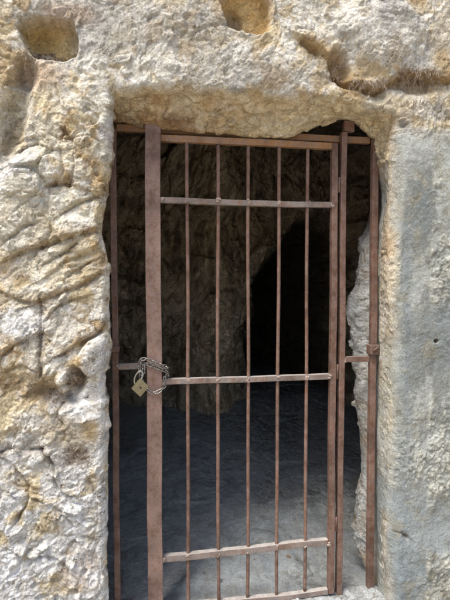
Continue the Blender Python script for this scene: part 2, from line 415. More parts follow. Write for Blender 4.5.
    lay(np.array([.55, .55, .52]), right*sstep(1.35, 1.6, Z)*sstep(-.2, .2, n1+n2*.5)*.6)
    col = col*(1-.07*right[:, None])
    cl = fbm(p*np.array([1.4, 1, .7]), .2, 5, 261, .65)
    lay(np.array([.60, .60, .56]), right*sstep(.0, .25, cl)*.75); lay(np.array([.29, .32, .33]), right*sstep(.05, .3, -cl)*.6)
    lay(np.array([.30, .33, .345]), right*np.exp(-((X+wob*.5-1.085)/.03)**2)*(Z < 1.7)*.7); lay(np.array([.33, .37, .40]), right*(1-sstep(.3, .8, Z+wob))*(1-patch)*.6)
    lay(np.array([.42, .37, .27]), right*sstep(.15, .4, n2-n3*.4)*.45)
    f_e, c_e, r_e = facets((p+warp)*np.array([1, 1, .8]), .035, 271, 40); h += right*patch*(f_e*.0035-c_e**2*.002)
    lay(np.array([.70, .68, .60]), right*patch*sstep(.1, .6, f_e)*.7); lay(np.array([.33, .33, .31]), right*patch*c_e**2*.6)
    arr = sstep(.975, .99, X)*(1-sstep(1.0, 1.045, X+wob*.5))*(1-sstep(2.0, 2.06, Z))
    lay(np.array([.66, .59, .48]), arr*.85)
    lay(np.array([.50, .35, .20]), arr*sstep(.1, .45, n2+.35*np.exp(-((Z-.62)/.2)**2))*.8)
    lay(np.array([.27, .31, .34]), arr*.9*(1-sstep(.1, .32, Z+wob))*.8)
    # ------------- placed features (front only)
    ledge = sstep(-.25, .3, fbm(p, .05, 3, 301))
    def groove(pts, depth, w, step_=0.0, sw=.05, stain_shade=None, sa=.6):  # crack colour: ochre dirt, plus overhang shade painted in along the ledges
        nonlocal h
        d, s = poly_dist(X+warp[:, 0]*.35+n3*.012, Z+warp[:, 2]*.35+n2*.014, px(*pts))
        h = h-depth*(.55+.9*ledge)*np.exp(-(d/(w*(.6+.8*ledge)))**1.15)*front+(.5+.8*ledge)*step_*np.exp(-d/sw)*np.where(s > 0, 1, -1)*sstep(0, w*.6, d)*front
        if stain_shade is not None: lay(stain_shade, np.exp(-(d/(w*2.2))**2)*sa*front)
    def blob(cx, cy, rx, ry, depth, hard=.35, c=None, ca=.8, rot=0, j=.25, sq=2):
        nonlocal h
        cxw, czw = px((cx, cy))[0]; m = (at(1, 300, -.17)[0]-at(0, 300, -.17)[0])
        m = .0042
        dx, dz = X-cxw, Z-czw
        if rot: r = math.radians(rot); dx, dz = dx*math.cos(r)+dz*math.sin(r), -dx*math.sin(r)+dz*math.cos(r)
        rr = np.sqrt((dx/(rx*m))**2+(dz/(ry*m))**2)+n2*j if sq == 2 else (np.abs(dx/(rx*m))**sq+np.abs(dz/(ry*m))**sq)**(1/sq)+n2*j
        w = (1-sstep(1-hard, 1+hard, rr))*front
        h = h-depth*w
        if c is not None: lay(c, w*ca)
        return w
    blob(47, 37, 22.5, 18.5,   .08, .09, np.array([.58, .44, .20]), .9, j=.45, sq=3.2)
    blob(38, 30, 14, 12, .02, .5, np.array([.38, .26, .11]), .5)  # darker ochre paints in the shade at the hollow's upper left
    blob(250, 6, 26, 22, .06, .15, np.array([.60, .41, .17]), .9, j=.4)
    blob(234, 14, 9, 12, .03, .4, brown, .6)  # brown paints in the shaded left side of the hollow
    blob(92, 32, 22, 26, .0, .6, grey, .65); blob(120, 30, 30, 26, .0, .6, grey*.95, .55)
    blob(185, 22, 55, 26, -.008, .6, np.array([.36, .34, .31]), .5)
    blob(12, 112, 10, 42, .055, .6, np.array([.24, .21, .165]), .75, rot=-14)
    blob(27, 72, 9, 14, .035, .5, np.array([.20, .20, .20]), .7)
    blob(42, 74, 20, 14, -.008, .6, pinkt, .7); blob(68, 12, 26, 10, 0, .6, pinkt, .6)
    blob(385, 32, 42, 34, -.038, .4, np.array([.56, .55, .52]), .6, j=.3)
    blob(443, 60, 16, 60, .0, .5, np.array([.40, .32, .20]), .45)
    groove([(306, 40), (318, 46), (328, 55), (336, 74), (352, 84), (378, 88), (394, 82), (403, 73), (425, 76), (450, 80)], .020, .012, .026, .045, np.array([.30, .19, .08]), .8)
    blob(341, 66, 9, 17, .05, .35, np.array([.34, .21, .09]), .8, rot=15)
    blob(368, 72, 18, 8, .0, .5, np.array([.50, .37, .20]), .7); blob(320, 50, 16, 9, 0, .6, np.array([.48, .36, .20]), .7)
    blob(418, 84, 26, 9, .022, .5, np.array([.34, .25, .15]), .75)
    blob(395, 104, 30, 12, -.006, .6, cream, .6); blob(405, 120, 20, 8, 0, .6, np.array([.40, .30, .18]), .5)
    # lintel band
    band = sstep(2.16, 2.13, Z)*sstep(1.98, 2.03, Z)*(X > -.2)*(X < 1.02)
    blob(250, 70, 75, 18, -.012, .7, np.array([.44, .42, .38]), .5)
    # left-hand fractures
    groove([(40, 244), (55, 240), (67, 237), (84, 233), (103, 229)], .018, .010, .015, .045, np.array([.33, .22, .10]), .7)
    groove([(45, 188), (56, 183), (70, 185), (87, 192)], .010, .006, .012, .03, np.array([.30, .2, .1]), .6)
    groove([(50, 186), (49, 205), (50, 232), (46, 242)], .012, .006)
    groove([(38, 303), (50, 299), (62, 295), (78, 288), (92, 281), (108, 269)], .016, .008, .012, .04, np.array([.31, .2, .1]), .6)
    groove([(0, 262), (18, 252), (40, 246)], .012, .008, .016, .03, np.array([.36, .25, .13]), .5)
    groove([(52, 272), (66, 262), (84, 252), (104, 246)], .010, .008, .012, .03, np.array([.38, .27, .13]), .5)
    for q_ in ([(45, 262), (60, 256), (74, 243)], [(70, 276), (88, 262), (100, 258)], [(8, 238), (22, 226), (38, 221)], [(60, 215), (78, 203), (98, 199)], [(12, 196), (24, 190), (40, 197)],
               [(60, 128), (72, 140), (74, 165), (70, 186)], [(20, 150), (34, 142), (52, 150), (70, 147)], [(48, 318), (60, 308), (86, 300)], [(6, 372), (22, 366), (36, 372)],
               [(58, 410), (66, 424), (64, 440)], [(18, 470), (30, 484), (28, 504), (16, 520)], [(34, 500), (56, 508), (72, 528)], [(8, 548), (30, 560), (48, 556), (70, 572)], [(88, 480), (98, 506), (92, 540)]):
        groove(q_, .012, .0045, .007, .025, np.array([.26, .19, .12]), .5)
    groove([(40, 300), (41, 330), (40, 378)], .020, .006, 0, .03, brown, .5)
    groove([(63, 352), (76, 344), (92, 337), (107, 326)], .016, .009, .020, .04, np.array([.35, .23, .10]), .6)
    groove([(0, 356), (14, 346), (38, 336)], .010, .006, .010, .03, brown*1.6, .4)
    groove([(0, 292), (20, 300), (39, 303)], .010, .008, .010, .03, ochre*.7, .5)
    blob(53, 398, 17, 10, .040, .5, np.array([.21, .16, .11]), .65, rot=-20)
    blob(75, 379, 8, 13, .030, .35, np.array([.22, .17, .12]), .75)
    blob(25, 386, 24, 9, .012, .6, np.array([.28, .21, .14]), .55)
    blob(20, 322, 19, 15, -.006, .5, bluew, .8); blob(94, 360, 11, 20, -.020, .35, np.array([.60, .59, .56]), .85)
    blob(97, 418, 10, 6, -.004, .5, bluew, .7); blob(92, 430, 10, 11, 0, .5, np.array([.52, .35, .13]), .75)
    blob(62, 432, 24, 16, -.006, .6, np.array([.40, .34, .24]), .7)
    blob(76, 457, 13, 9, .008, .5, np.array([.20, .16, .12]), .75)
    blob(30, 420, 14, 8, -.004, .5, bluew, .5)
    groove([(43, 449), (48, 458), (54, 466), (55, 480), (60, 491), (73, 496)], .022, .006, .010, .03, np.array([.27, .25, .2]), .6)
    groove([(0, 455), (15, 447), (30, 452), (44, 450)], .012, .006, -.010, .03, brown*1.5, .4)
    blob(95, 170, 9, 12, .010, .5, np.array([.48, .31, .13]), .7); blob(20, 180, 22, 22, 0, .6, bluew, .55)
    blob(25, 225, 20, 26, 0, .7, np.array([.50, .49, .44]), .6)
    blob(12, 275, 18, 9, .008, .7, np.array([.27, .19, .10]), .6)
    blob(90, 525, 5, 18, 0, .7, np.array([.46, .36, .16]), .5); blob(40, 540, 30, 22, .0, .8, np.array([.36, .33, .24]), .45)
    blob(85, 575, 20, 18, 0, .7, pinkt, .55)
    edge = np.exp(-((X-(-.235))/.022)**2)*(Z < 1.2)*front; lay(bluew, edge*sstep(-.3, .2, n1+.2)*.7)
    lw = left*(1-sstep(.50, .72, Z+wob*.8+.1*n1))
    lay(np.array([.70, .72, .745]), lw*sstep(-.35, .1, n2+n1*.3+(r_b-.5)*.5)*.72)
    lay(np.array([.70, .66, .53]), left*sstep(1.25, 1.5, Z)*sstep(-.1, .25, n2+(r_b-.5)*.4)*.6)
    # right-hand details
    groove([(392, 180), (398, 188), (396, 200)], .010, .006)
    groove([(385, 124), (391, 116)], .012, .006, 0, .03, brown, .5)
    groove([(392, 534), (402, 532), (409, 538)], .014, .005, .006, .02, brown*1.4, .5)
    blob(436, 341, 2.6, 2.0, .016, .3, brown*.8, .9, j=0)
    blob(402, 124, 6, 4, .012, .4, np.array([.2, .2, .2]), .6); blob(440, 112, 8, 9, .006, .5, np.array([.24, .23, .22]), .6)
    blob(415, 150, 22, 22, -.004, .6, np.array([.56, .56, .53]), .6)
    blob(396, 480, 8, 60, .008, .6, np.array([.27, .295, .31]), .7)
    col = col*(1-right[:, None]*np.array([.20, .175, .19]))
    chip = np.clip(1-.78*right-.25*upper+.25*right*patch, 0, 1)
    return h, np.clip(col, .02, .78), chip

def edge_gap(V): return np.hypot(np.maximum(np.maximum(tz(V[:, 2], lp)-V[:, 0], V[:, 0]-tz(V[:, 2], rp)), 0), np.maximum(V[:, 2]-np.interp(V[:, 0], tp[:, 0], tp[:, 1]), 0))
gap = edge_gap(V)
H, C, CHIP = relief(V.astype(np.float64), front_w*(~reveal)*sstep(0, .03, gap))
Yv = V[:, 1]
# lintel soffit and jamb colours (ochre sandy soffit, pale jamb behind the gate)
def lay2(c, w):
    global C
    w = np.clip(w, 0, 1)[:, None]; C = C*(1-w)+np.asarray(c)*w
nn = fbm(V, .09, 4, 401, .6)
sof = np.where(reveal, (V[:, 2] > 1.95)*(Yv < .06), (V[:, 0] > tz(V[:, 2], lp))*(V[:, 0] < tz(V[:, 2], rp))*(1-sstep(.0, .03, gap+nn*.03)))*np.where(reveal, 1, .9)
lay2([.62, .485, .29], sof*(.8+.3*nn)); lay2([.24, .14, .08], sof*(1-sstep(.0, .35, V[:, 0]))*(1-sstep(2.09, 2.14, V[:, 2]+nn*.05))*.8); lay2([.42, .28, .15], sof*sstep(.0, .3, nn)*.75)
lay2([.62, .56, .42], sof*sstep(.05, .3, fbm(V, .06, 3, 431))*.6)
fs, cs, rs_ = facets(V*np.array([.6, 1.3, 1.6]), .07, 441, 80, 1.5)
H = H+np.where(reveal, 1, .5)*sof*(fs*.017-cs*.008)
lay2([.28, .18, .10], sof*cs**2*.6)
lay2([.72, .64, .47], sof*sstep(.2, .7, V[:, 0])*(.45+.4*(nn > 0)))
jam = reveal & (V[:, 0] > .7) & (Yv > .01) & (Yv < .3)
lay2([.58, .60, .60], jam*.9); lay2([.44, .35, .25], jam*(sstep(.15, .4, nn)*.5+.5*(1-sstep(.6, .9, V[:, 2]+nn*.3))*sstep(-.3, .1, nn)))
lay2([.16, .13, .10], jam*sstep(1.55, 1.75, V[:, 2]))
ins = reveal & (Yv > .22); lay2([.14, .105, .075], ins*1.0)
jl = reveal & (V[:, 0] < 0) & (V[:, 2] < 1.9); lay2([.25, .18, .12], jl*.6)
# keep the relief gentle right at the post line so that the frame sits clear
damp = np.where(reveal, np.interp(Yv, [-.14, -.06, .02, .1, .3], [.6, .7, .45, .9, 1.2]), 1.0)
# keep large-scale relief from moving the arris: relax towards the small relief near the opening
H = H*damp*np.where(reveal, 1, .6+.4*sstep(0, .08, gap))
V = V+Nn*H[:, None]
seam = np.zeros(len(V)); seam[loop] = 1.0; seam[base:base+3*ns] = np.repeat([.9, .6, .3], ns); seam[:base] = np.maximum(seam[:base], 1-sstep(.002, .014, gap[:base]))
V = relax(V, 4, seam)
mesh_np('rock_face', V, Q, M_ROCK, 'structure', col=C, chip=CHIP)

# ------------------------------------------------------------------ cave chamber
def chamber():
    us = np.concatenate([np.linspace(0, .22, 60, endpoint=False), np.linspace(.22, .80, 420, endpoint=False), np.linspace(.80, 1, 60)])
    zs = np.linspace(GROUND-.15, 3.6, 340)
    XL, XR, YF, YB = -1.15, 3.0, .34, 2.30
    S, ZZ = np.meshgrid(us, zs, indexing='ij'); s = S.ravel(); z = ZZ.ravel()
    x = np.where(s < .22, XL, np.where(s < .80, XL+(s-.22)/.58*(XR-XL), XR))
    y = np.where(s < .22, YF+s/.22*(YB-YF), np.where(s < .80, YB, YB-(s-.80)/.20*(YB-YF)))
    # round the two corners
    r = .5
    for cx, sg in ((XL, 1), (XR, -1)):
        dx = (x-cx)*sg; dy = YB-y
        t = np.clip(1-dx/r, 0, 1)**2*(y >= YB-1e-6); y = y-t*r*.3
        t = np.clip(1-dy/r, 0, 1)**2*(np.abs(x-cx) < 1e-6); x = x+sg*t*r*.3
    p = np.stack([x, y, z], 1)
    # vault: the walls lean in above 2 m
    lean = np.clip((z-1.9)/1.4, 0, 1)**2
    cx, cy = .9, 1.4
    x = x+(cx-x)*lean*.75; y = y+(cy-y)*lean*.6
    # passage going on into the rock
    Yp = 2.30; g = [tuple(at(a_, b_, Yp)[[0, 2]]) for a_, b_ in ((246, 430), (243, 372), (242, 330), (247, 292), (256, 268), (270, 250), (284, 230), (300, 214), (318, 206), (334, 214), (341, 260), (343, 430))]
    back = (s > .2) & (s < .82)
    wx = x+fbm(p, .35, 5, 501, .65)*.16; wz = z+fbm(p, .35, 5, 511, .65)*.16
    ins_ = in_poly(wx, wz, g) & back
    dist, _ = poly_dist(wx, wz, g+[g[0]])
    deep = np.where(ins_, sstep(0, .45, dist)*1.9+.12*sstep(0, .06, dist), 0)
    # standing pillar / ribs of the back wall
    def at3(a_, b_): return at(a_, b_, Yp)[[0, 2]]
    pil = np.exp(-((x-at3(212, 300)[0])/.22)**2)*back
    pil2 = np.exp(-((x-at3(150, 300)[0])/.20)**2)*back
    pil3 = np.exp(-((x-at3(360, 300)[0])/.22)**2)*back
    rib = fbm(p*np.array([1, 1, .28]), .22, 4, 521, .6)
    wr = p+np.stack([fbm(p, .3, 3, 531), fbm(p, .3, 3, 541), fbm(p, .3, 3, 551)], 1)*.12
    fa, ca_, ra = facets(wr*np.array([1, 1, .6]), .42, 601, 30)
    fb, cb, rb = facets(wr*np.array([1, 1, .65]), .16, 641, 40)
    fc, cc, rc = facets(wr, .06, 681, 40)
    h = fa*.13+fb*.05+fc*.018+rib*.08-ca_**2*.05-cb**2*.02+pil*.34+pil2*.10+pil3*.25
    yy = y-h*np.where(back, 1, .3)+deep
    xx = x+np.where(s < .22, h, np.where(s > .80, -h, 0))
    V = np.stack([xx, yy, z], 1)
    n2 = fbm(p, .3, 4, 701, .6); n3 = fbm(p, .12, 4, 711, .6)
    c = np.tile(np.array([.54, .47, .37]), (len(V), 1))
    def lay(cc_, w):
        nonlocal c
        w = np.clip(w, 0, 1)[:, None]; c = c*(1-w)+np.asarray(cc_)*w
    lay([.62, .53, .41], sstep(-.1, .3, n2+(rb-.5)*.4)*.8)
    lay([.20, .17, .135], sstep(.0, .35, n3+(rc-.5)*.3)*.7)
    lay([.78, .66, .48], pil*sstep(-.35, .15, n3+.1)*.8)  # pillar painted paler, standing in for the light that falls on it
    lay([.60, .54, .44], np.exp(-((x-at3(128, 168)[0])/.16)**2-((z-at3(128, 168)[1])/.3)**2)*.9*back)
    stk = fbm(p*np.array([1, 1, .16]), .09, 4, 721, .6)
    lay([.70, .62, .50], sstep(.1, .4, stk+.3*n2)*.65*back); lay([.17, .14, .11], sstep(.12, .4, -stk+.2*n3)*.6)
    lay([.14, .12, .10], np.where(ins_, sstep(0, .12, dist), 0))  # passage painted dark inwards, its shade put into the colour
    nu_, nv_ = len(us), len(zs); I = np.arange(nu_*nv_).reshape(nu_, nv_)
    Q = np.stack([I[:-1, :-1], I[1:, :-1], I[1:, 1:], I[:-1, 1:]], -1).reshape(-1, 4)
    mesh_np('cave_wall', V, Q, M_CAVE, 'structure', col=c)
    # ceiling
    gx = np.linspace(-2.2, 4.0, 260); gy = np.linspace(.30, 5.6, 240)
    GX, GY = np.meshgrid(gx, gy, indexing='ij'); p = np.stack([GX.ravel(), GY.ravel(), 0*GX.ravel()], 1)
    f1_, _, r1 = facets(p, .45, 801, 30); f2_, c2_, r2 = facets(p, .15, 841, 35)
    zc = 2.62+.10*fbm(p, 1.2, 3, 881)+f1_*.12+f2_*.04+.12*np.clip(p[:, 1]-.5, 0, 2)
    V = np.stack([p[:, 0], p[:, 1], zc], 1); c = np.tile([.30, .25, .19], (len(V), 1))*(.7+.6*r2[:, None])
    I = np.arange(len(V)).reshape(260, 240); Q = np.stack([I[:-1, :-1], I[1:, :-1], I[1:, 1:], I[:-1, 1:]], -1).reshape(-1, 4)
    mesh_np('cave_ceiling', V, Q, M_CAVE, 'structure', col=c)
    # rock closing the passage far inside
    bx = np.linspace(-2.5, 4.5, 60); bz = np.linspace(-.4, 4, 50); A, B = np.meshgrid(bx, bz, indexing='ij')
    p = np.stack([A.ravel(), 0*A.ravel()+5.6, B.ravel()], 1); p[:, 1] += fbm(p, .8, 3, 901)*.3
    I = np.arange(len(p)).reshape(60, 50); Q = np.stack([I[:-1, :-1], I[1:, :-1], I[1:, 1:], I[:-1, 1:]], -1).reshape(-1, 4)
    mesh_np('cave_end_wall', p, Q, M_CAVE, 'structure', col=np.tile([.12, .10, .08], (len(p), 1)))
chamber()

# ------------------------------------------------------------------ cave floor
def floor():
    gx = np.linspace(-1.6, 3.4, 620); gy = -.03+4.7*np.linspace(0, 1, 640)**1.5
    A, B = np.meshgrid(gx, gy, indexing='ij'); p = np.stack([A.ravel(), B.ravel(), 0*A.ravel()], 1)
    wr = p+np.stack([fbm(p, .25, 3, 1001), fbm(p, .25, 3, 1011), 0*p[:, 0]], 1)*.09
    fa, ca_, ra = facets(wr*np.array([.7, 1, 1]), .26, 1021, 60, .8); fb, cb, rb = facets(wr*np.array([.75, 1, 1]), .10, 1061, 60, .9); fc, cc, rc = facets(wr, .035, 1081, 40)
    g = sstep(-.1, .3, fbm(p, .4, 3, 1101))
    z = fbm(p, .7, 3, 1111)*.018+fa*.010+fb*.0045*g+fc*.0022-ca_**2*.006*g-cb**2*.0022*g+fbm(p, .05, 3, 1121)*.003
    z = z+GROUND+.012+np.clip(p[:, 1]-.06, 0, 2.4)*.143
    n2 = fbm(p, .3, 4, 1201, .6); n3 = fbm(p, .08, 4, 1211, .6)
    c = np.tile([.33, .355, .365], (len(p), 1))
    def lay(cc_, w):
        nonlocal c
        w = np.clip(w, 0, 1)[:, None]; c = c*(1-w)+np.asarray(cc_)*w
    lay([.41, .44, .45], sstep(-.1, .3, n2+n3*.4)*.7); lay([.215, .24, .255], sstep(.0, .3, n3-n2*.3)*.6)
    lay([.10, .10, .10], cb**2*.5*g); lay([.28, .29, .29], sstep(.2, .5, fbm(p, .5, 3, 1221))*.4)
    V = np.stack([p[:, 0], p[:, 1], z], 1)
    I = np.arange(len(V)).reshape(620, 640); Q = np.stack([I[:-1, :-1], I[1:, :-1], I[1:, 1:], I[:-1, 1:]], -1).reshape(-1, 4)
    mesh_np('cave_floor', V, Q, M_FLOOR, 'structure', col=c, chip=.25+g*.6)
floor()

# ------------------------------------------------------------------ ground outside, one sheet to the horizon
def ground():
    k = np.concatenate([-np.geomspace(150, .6, 60), np.linspace(-.5, .5, 30)[1:-1], np.geomspace(.6, 150, 60)])
    gx = k+.4; gy = np.concatenate([-np.geomspace(150, .25, 110), [0, .12, .3, 1, 4, 20, 150]])
    A, B = np.meshgrid(gx, gy, indexing='ij'); p = np.stack([A.ravel(), B.ravel(), 0*A.ravel()], 1)
    z = GROUND-.03+fbm(p, 2.0, 3, 1301)*.02*np.clip(-p[:, 1], 0, 1)
    c = np.tile([.36, .325, .27], (len(p), 1))*(1+.2*fbm(p, .8, 3, 1311)[:, None])
    V = np.stack([p[:, 0], p[:, 1], z], 1); n0, n1 = len(gx), len(gy)
    I = np.arange(len(V)).reshape(n0, n1); Q = np.stack([I[:-1, :-1], I[1:, :-1], I[1:, 1:], I[:-1, 1:]], -1).reshape(-1, 4)
    mesh_np('ground', V, Q, M_FLOOR, 'structure', col=c)
ground()

# ------------------------------------------------------------------ threshold: lumpy mortar sill under the gate
def lump_strip(name, x0, x1, y0, y1, zt, amp, seed, col, nx=300, ny=60, crown=.02, skirt=.1, mat=None, kind=None, bump=None):
    A, B = np.meshgrid(np.linspace(x0, x1, nx), np.linspace(0, 1, ny), indexing='ij')
    x, t = A.ravel(), B.ravel(); y = y0+(y1-y0)*t
    p = np.stack([x, y, 0*x], 1)
    prof = np.clip(np.minimum(t, 1-t)/.25, 0, 1); prof = np.sin(prof*math.pi/2)
    fa, ca_, ra = facets(p, .05, seed, 25, .8); fb, cb, rb = facets(p, .018, seed+20, 25)
    z = zt-skirt*(1-prof)+fbm(p, .12, 3, seed+40)*amp+fa*amp*.35+fb*.0025
    if bump is not None: z = z+bump(x, y)
    yy = y+fbm(p*1.0+5, .1, 3, seed+50)*.012
    c = np.tile(col, (len(x), 1))*(.85+.3*ra[:, None])
    I = np.arange(len(x)).reshape(nx, ny); Q = np.stack([I[:-1, :-1], I[1:, :-1], I[1:, 1:], I[:-1, 1:]], -1).reshape(-1, 4)
    return mesh_np(name, np.stack([x, yy, z], 1), Q, mat or M_FLOOR, kind, col=c)
sill = lump_strip('threshold', -.32, 1.12, -.20, .09, -.108, .010, 1401, [.34, .365, .385],
    bump=lambda x, y: .012*np.exp(-((x-1.03)/.035)**2)*np.exp(-((y+.03)/.07)**2)+.008*np.exp(-((x-1.0)/.09)**2))
tag(sill, 'low rough pale mortar sill along the bottom of the doorway', 'threshold')

# ------------------------------------------------------------------ metalwork
def worn(bm, amp=.0008, seed=0):
    for v in bm.verts:
        n = v.co*40
        v.co += Vector((math.sin(n.z*.9+seed)+math.sin(n.x*2.3+n.z*1.7), math.sin(n.z*1.3+seed*2), math.sin(n.x*1.1+seed)))*amp*.5
def box_bm(x0, x1, y0, y1, z0, z1, bev=.003, cuts=0, axis_='z', bm=None, rnd=.0):
    bm = bm or bmesh.new()
    r = bmesh.ops.create_cube(bm, size=1, matrix=Matrix.Translation(((x0+x1)/2, (y0+y1)/2, (z0+z1)/2)) @ Matrix.Diagonal((x1-x0, y1-y0, z1-z0, 1)))
    vs = set(r['verts']); es = [e for e in bm.edges if e.verts[0] in vs]
    if cuts:
        k = 'xyz'.index(axis_)
        le = [e for e in es if abs((e.verts[0].co-e.verts[1].co)[k]) > 1e-6]
        r2 = bmesh.ops.subdivide_edges(bm, edges=le, cuts=cuts, use_grid_fill=False)
        if rnd:
            rows = {}
            for v in bm.verts: rows.setdefault(round(v.co[k], 5), []).append(v)
            ph = random.random()*9
            for key, vv in rows.items():
                off = Vector((rnd*(math.sin(key*5+ph)+.5*math.sin(key*13+ph*2)), rnd*.6*math.sin(key*7+ph), rnd*(math.sin(key*6+ph*3)+.4*math.sin(key*17+ph))))
                off[k] = 0
                for v in vv: v.co += off
        es = [e for e in bm.edges if abs((e.verts[0].co-e.verts[1].co).normalized()[k]) > .9 or
              (abs(e.verts[0].co[k]-e.verts[1].co[k]) < 1e-6 and len(e.link_faces) == 2 and e.calc_face_angle(0) > .8)]
    if bev: bmesh.ops.bevel(bm, geom=es, offset=bev, segments=2, profile=.6, affect='EDGES')
    return bm
def tube_bm(pts, rad, seg=12, bm=None, closed=False, cap=True):
    bm = bm or bmesh.new(); pts = [Vector(p) for p in pts]; n = len(pts); rings_ = []; prevn = None
    for i, p in enumerate(pts):
        t = (pts[(i+1) % n]-pts[i-1]) if closed else (pts[min(i+1, n-1)]-pts[max(i-1, 0)])
        t.normalize()
        if prevn is None:
            ref = Vector((0, 1, 0)) if abs(t.y) < .9 else Vector((1, 0, 0)); nn_ = ref-t*ref.dot(t)
        else: nn_ = prevn-t*prevn.dot(t)
        nn_.normalize(); prevn = nn_; b_ = t.cross(nn_); r = rad[i] if isinstance(rad, (list, tuple)) else rad
        rings_.append([bm.verts.new(p+(nn_*math.cos(a_)+b_*math.sin(a_))*r) for a_ in [2*math.pi*k/seg for k in range(seg)]])
    m = n if closed else n-1
    for i in range(m):
        A, B = rings_[i], rings_[(i+1) % n]
        for k in range(seg): bm.faces.new((A[k], A[(k+1) % seg], B[(k+1) % seg], B[k]))
    if cap and not closed: bm.faces.new(rings_[0][::-1]); bm.faces.new(rings_[-1])
    return bm
def weld(name_parent, x, z, y=-.013, r=.009, n=5):
    bm = bmesh.new()
    for k in range(n):
        m = Matrix.Translation((x+random.uniform(-.006, .006), y+random.uniform(-.002, .001), z+random.uniform(-.008, .008))) @ Matrix.Diagonal((random.uniform(.6, 1.2)*r, .45*r, random.uniform(.5, 1)*r, 1))
        bmesh.ops.create_icosphere(bm, subdivisions=2, radius=1, matrix=m)
    return obj_bm('weld', bm, M_WELD, name_parent, True)

zb = -.098
gate = empty('iron_gate', (.4, 0, zb))
tag(gate, 'barred brown iron gate leaf with a wide flat left stile in the cave doorway', 'gate')
obj_bm('wide_stile', box_bm(-.062, .004, -.030, -.006, zb, 2.088, .0035, 30, 'z', rnd=.0016), M_STILE, gate)
obj_bm('stile', box_bm(.793, .822, -.016, .012, zb, 2.050, .003, 30, 'z', rnd=.0012), M_POST, gate)
RZ = [(2.022, 2.051, M_TOPRAIL, 'top_rail', .0010), (1.752, 1.778, M_RAIL, 'rail', .0016), (.946, .972, M_RAIL, 'rail', .0016), (.137, .167, M_RAIL, 'rail', .0030), (zb-.004, zb+.022, M_RAIL, 'bottom_rail', .003)]
for z0, z1, m, nm, w in RZ:
    obj_bm(nm, box_bm(.0045, .7925, -.0135, .0115, z0, z1, .003, 40, 'x', rnd=w), m, gate)
BX = [.119, .260, .399, .541, .680]
for i, x in enumerate(BX):
    ph = random.random()*9; pts = []
    for k in range(60):
        z = zb+.01+(2.03-zb-.01)*k/59
        xo = .0022*math.sin(z*2.2+ph)+.0009*math.sin(z*7+ph)+(.004*(1-z/2) if i < 1 else 0)-(.002*(1-z/2) if i == 4 else 0)
        pts.append((x+xo, .0012*math.sin(z*3+ph), z))
    obj_bm('bar', tube_bm(pts, .0082, 14), M_BAR, gate, True)
    for z0, z1, m, nm, w in RZ[1:4]:
        zc = (z0+z1)/2
        weld(gate, x, zc+random.choice((-.006, .006)), r=random.uniform(.005, .009), n=random.randint(3, 6))
for zc in (1.765, .959, .152): weld(gate, .004, zc, -.018, .010, 6); weld(gate, .792, zc, -.0155, .008, 4)
for zc in (1.86, .98, .24): obj_bm('hinge', tube_bm([(.831, -.004, zc-.035), (.831, -.004, zc+.035)], .0062, 12), M_POST, gate, True)

frame = empty('gate_frame', (.4, .02, GROUND))
tag(frame, 'fixed brown iron frame with slim posts and short crossbars round the gate', 'gate frame')
def post(x0, x1, y0, y1, z0, z1, m=M_POST, nm='post', w=.0014): return obj_bm(nm, box_bm(x0, x1, y0, y1, z0, z1, .003, 30, 'z', rnd=w), m, frame)
ztf0, ztf1 = at(250, 137.5, .03)[2], at(250, 131.5, .03)[2]
post(-.213, -.186, .004, .030, GROUND-.02, 2.07)
post(-.050, -.022, .002, .028, GROUND-.02, 2.075)
post(.839, .866, -.012, .018, GROUND-.02, 2.105)
post(.9965, 1.0265, -.012, .016, GROUND-.02, 2.085)
top = obj_bm('top_bar', box_bm(-.186, .9965, .019, .040, 2.068, 2.098, .003, 40, 'x', rnd=.0012), M_TOPRAIL, frame)
obj_bm('post_stub', box_bm(.852, .902, -.010, .014, 2.108, 2.158, .003), M_POST, frame)
obj_bm('crossbar', box_bm(-.1855, -.0505, .004, .026, 1.018, 1.044, .003, 12, 'x', rnd=.0012), M_RAIL, frame)
obj_bm('crossbar', box_bm(.8665, .996, -.006, .014, 1.022, 1.049, .003, 12, 'x', rnd=.0012), M_POST, frame)
obj_bm('clamp', box_bm(.988, 1.036, -.024, .020, 1.058, 1.106, .005), M_POST, frame)
bm = tube_bm([(1.0, -.026, 1.078), (1.028, -.026, 1.096)], .004, 8)
obj_bm('clamp', box_bm(-.224, -.180, -.006, .034, 1.096, 1.124, .004), M_POST, frame)
obj_bm('clamp_pin', bm, M_POST, frame, True)
weld(frame, .868, 1.035, -.008, .007, 4); weld(frame, -.185, 1.03, .003, .007, 4)

# ------------------------------------------------------------------ chain and padlock
def steel(name, c, rough=.38, metal=1.0, rust=(.16, .09, .05), k=.5):
    m = bpy.data.materials.new(name); t, b = nt(m); tc = N(t, 'ShaderNodeTexCoord')
    n = N(t, 'ShaderNodeTexNoise', Scale=220.0, Detail=5.0, Roughness=.7); t.links.new(tc.outputs['Object'], n.inputs['Vector'])
    f = ramp(t, n.outputs[0], [(.45, (0, 0, 0)), (.75, (k,)*3)]); t.links.new(mixc(t, f, c, rust), b.inputs['Base Color'])
    b.inputs['Metallic'].default_value = metal; b.inputs['Roughness'].default_value = rough
    bp = N(t, 'ShaderNodeBump', Strength=.3, Distance=.0008); t.links.new(n.outputs[0], bp.inputs['Height']); t.links.new(bp.outputs[0], b.inputs['Normal'])
    return m
M_CHAIN = steel('galvanised_chain', (.40, .385, .36), .4, .85)
M_BRASS = steel('tarnished_brass', (.34, .29, .17), .5, .35, (.22, .17, .10), .6)
M_SHACK = steel('steel_shackle', (.55, .54, .50), .3, .9)
M_DARK = steel('dark_keyway', (.03, .03, .03), .6, .3)
chain = empty('chain', tuple(at(150, 366, -.03)))
tag(chain, 'galvanised steel chain wound round the wide gate stile and crossbar', 'chain')
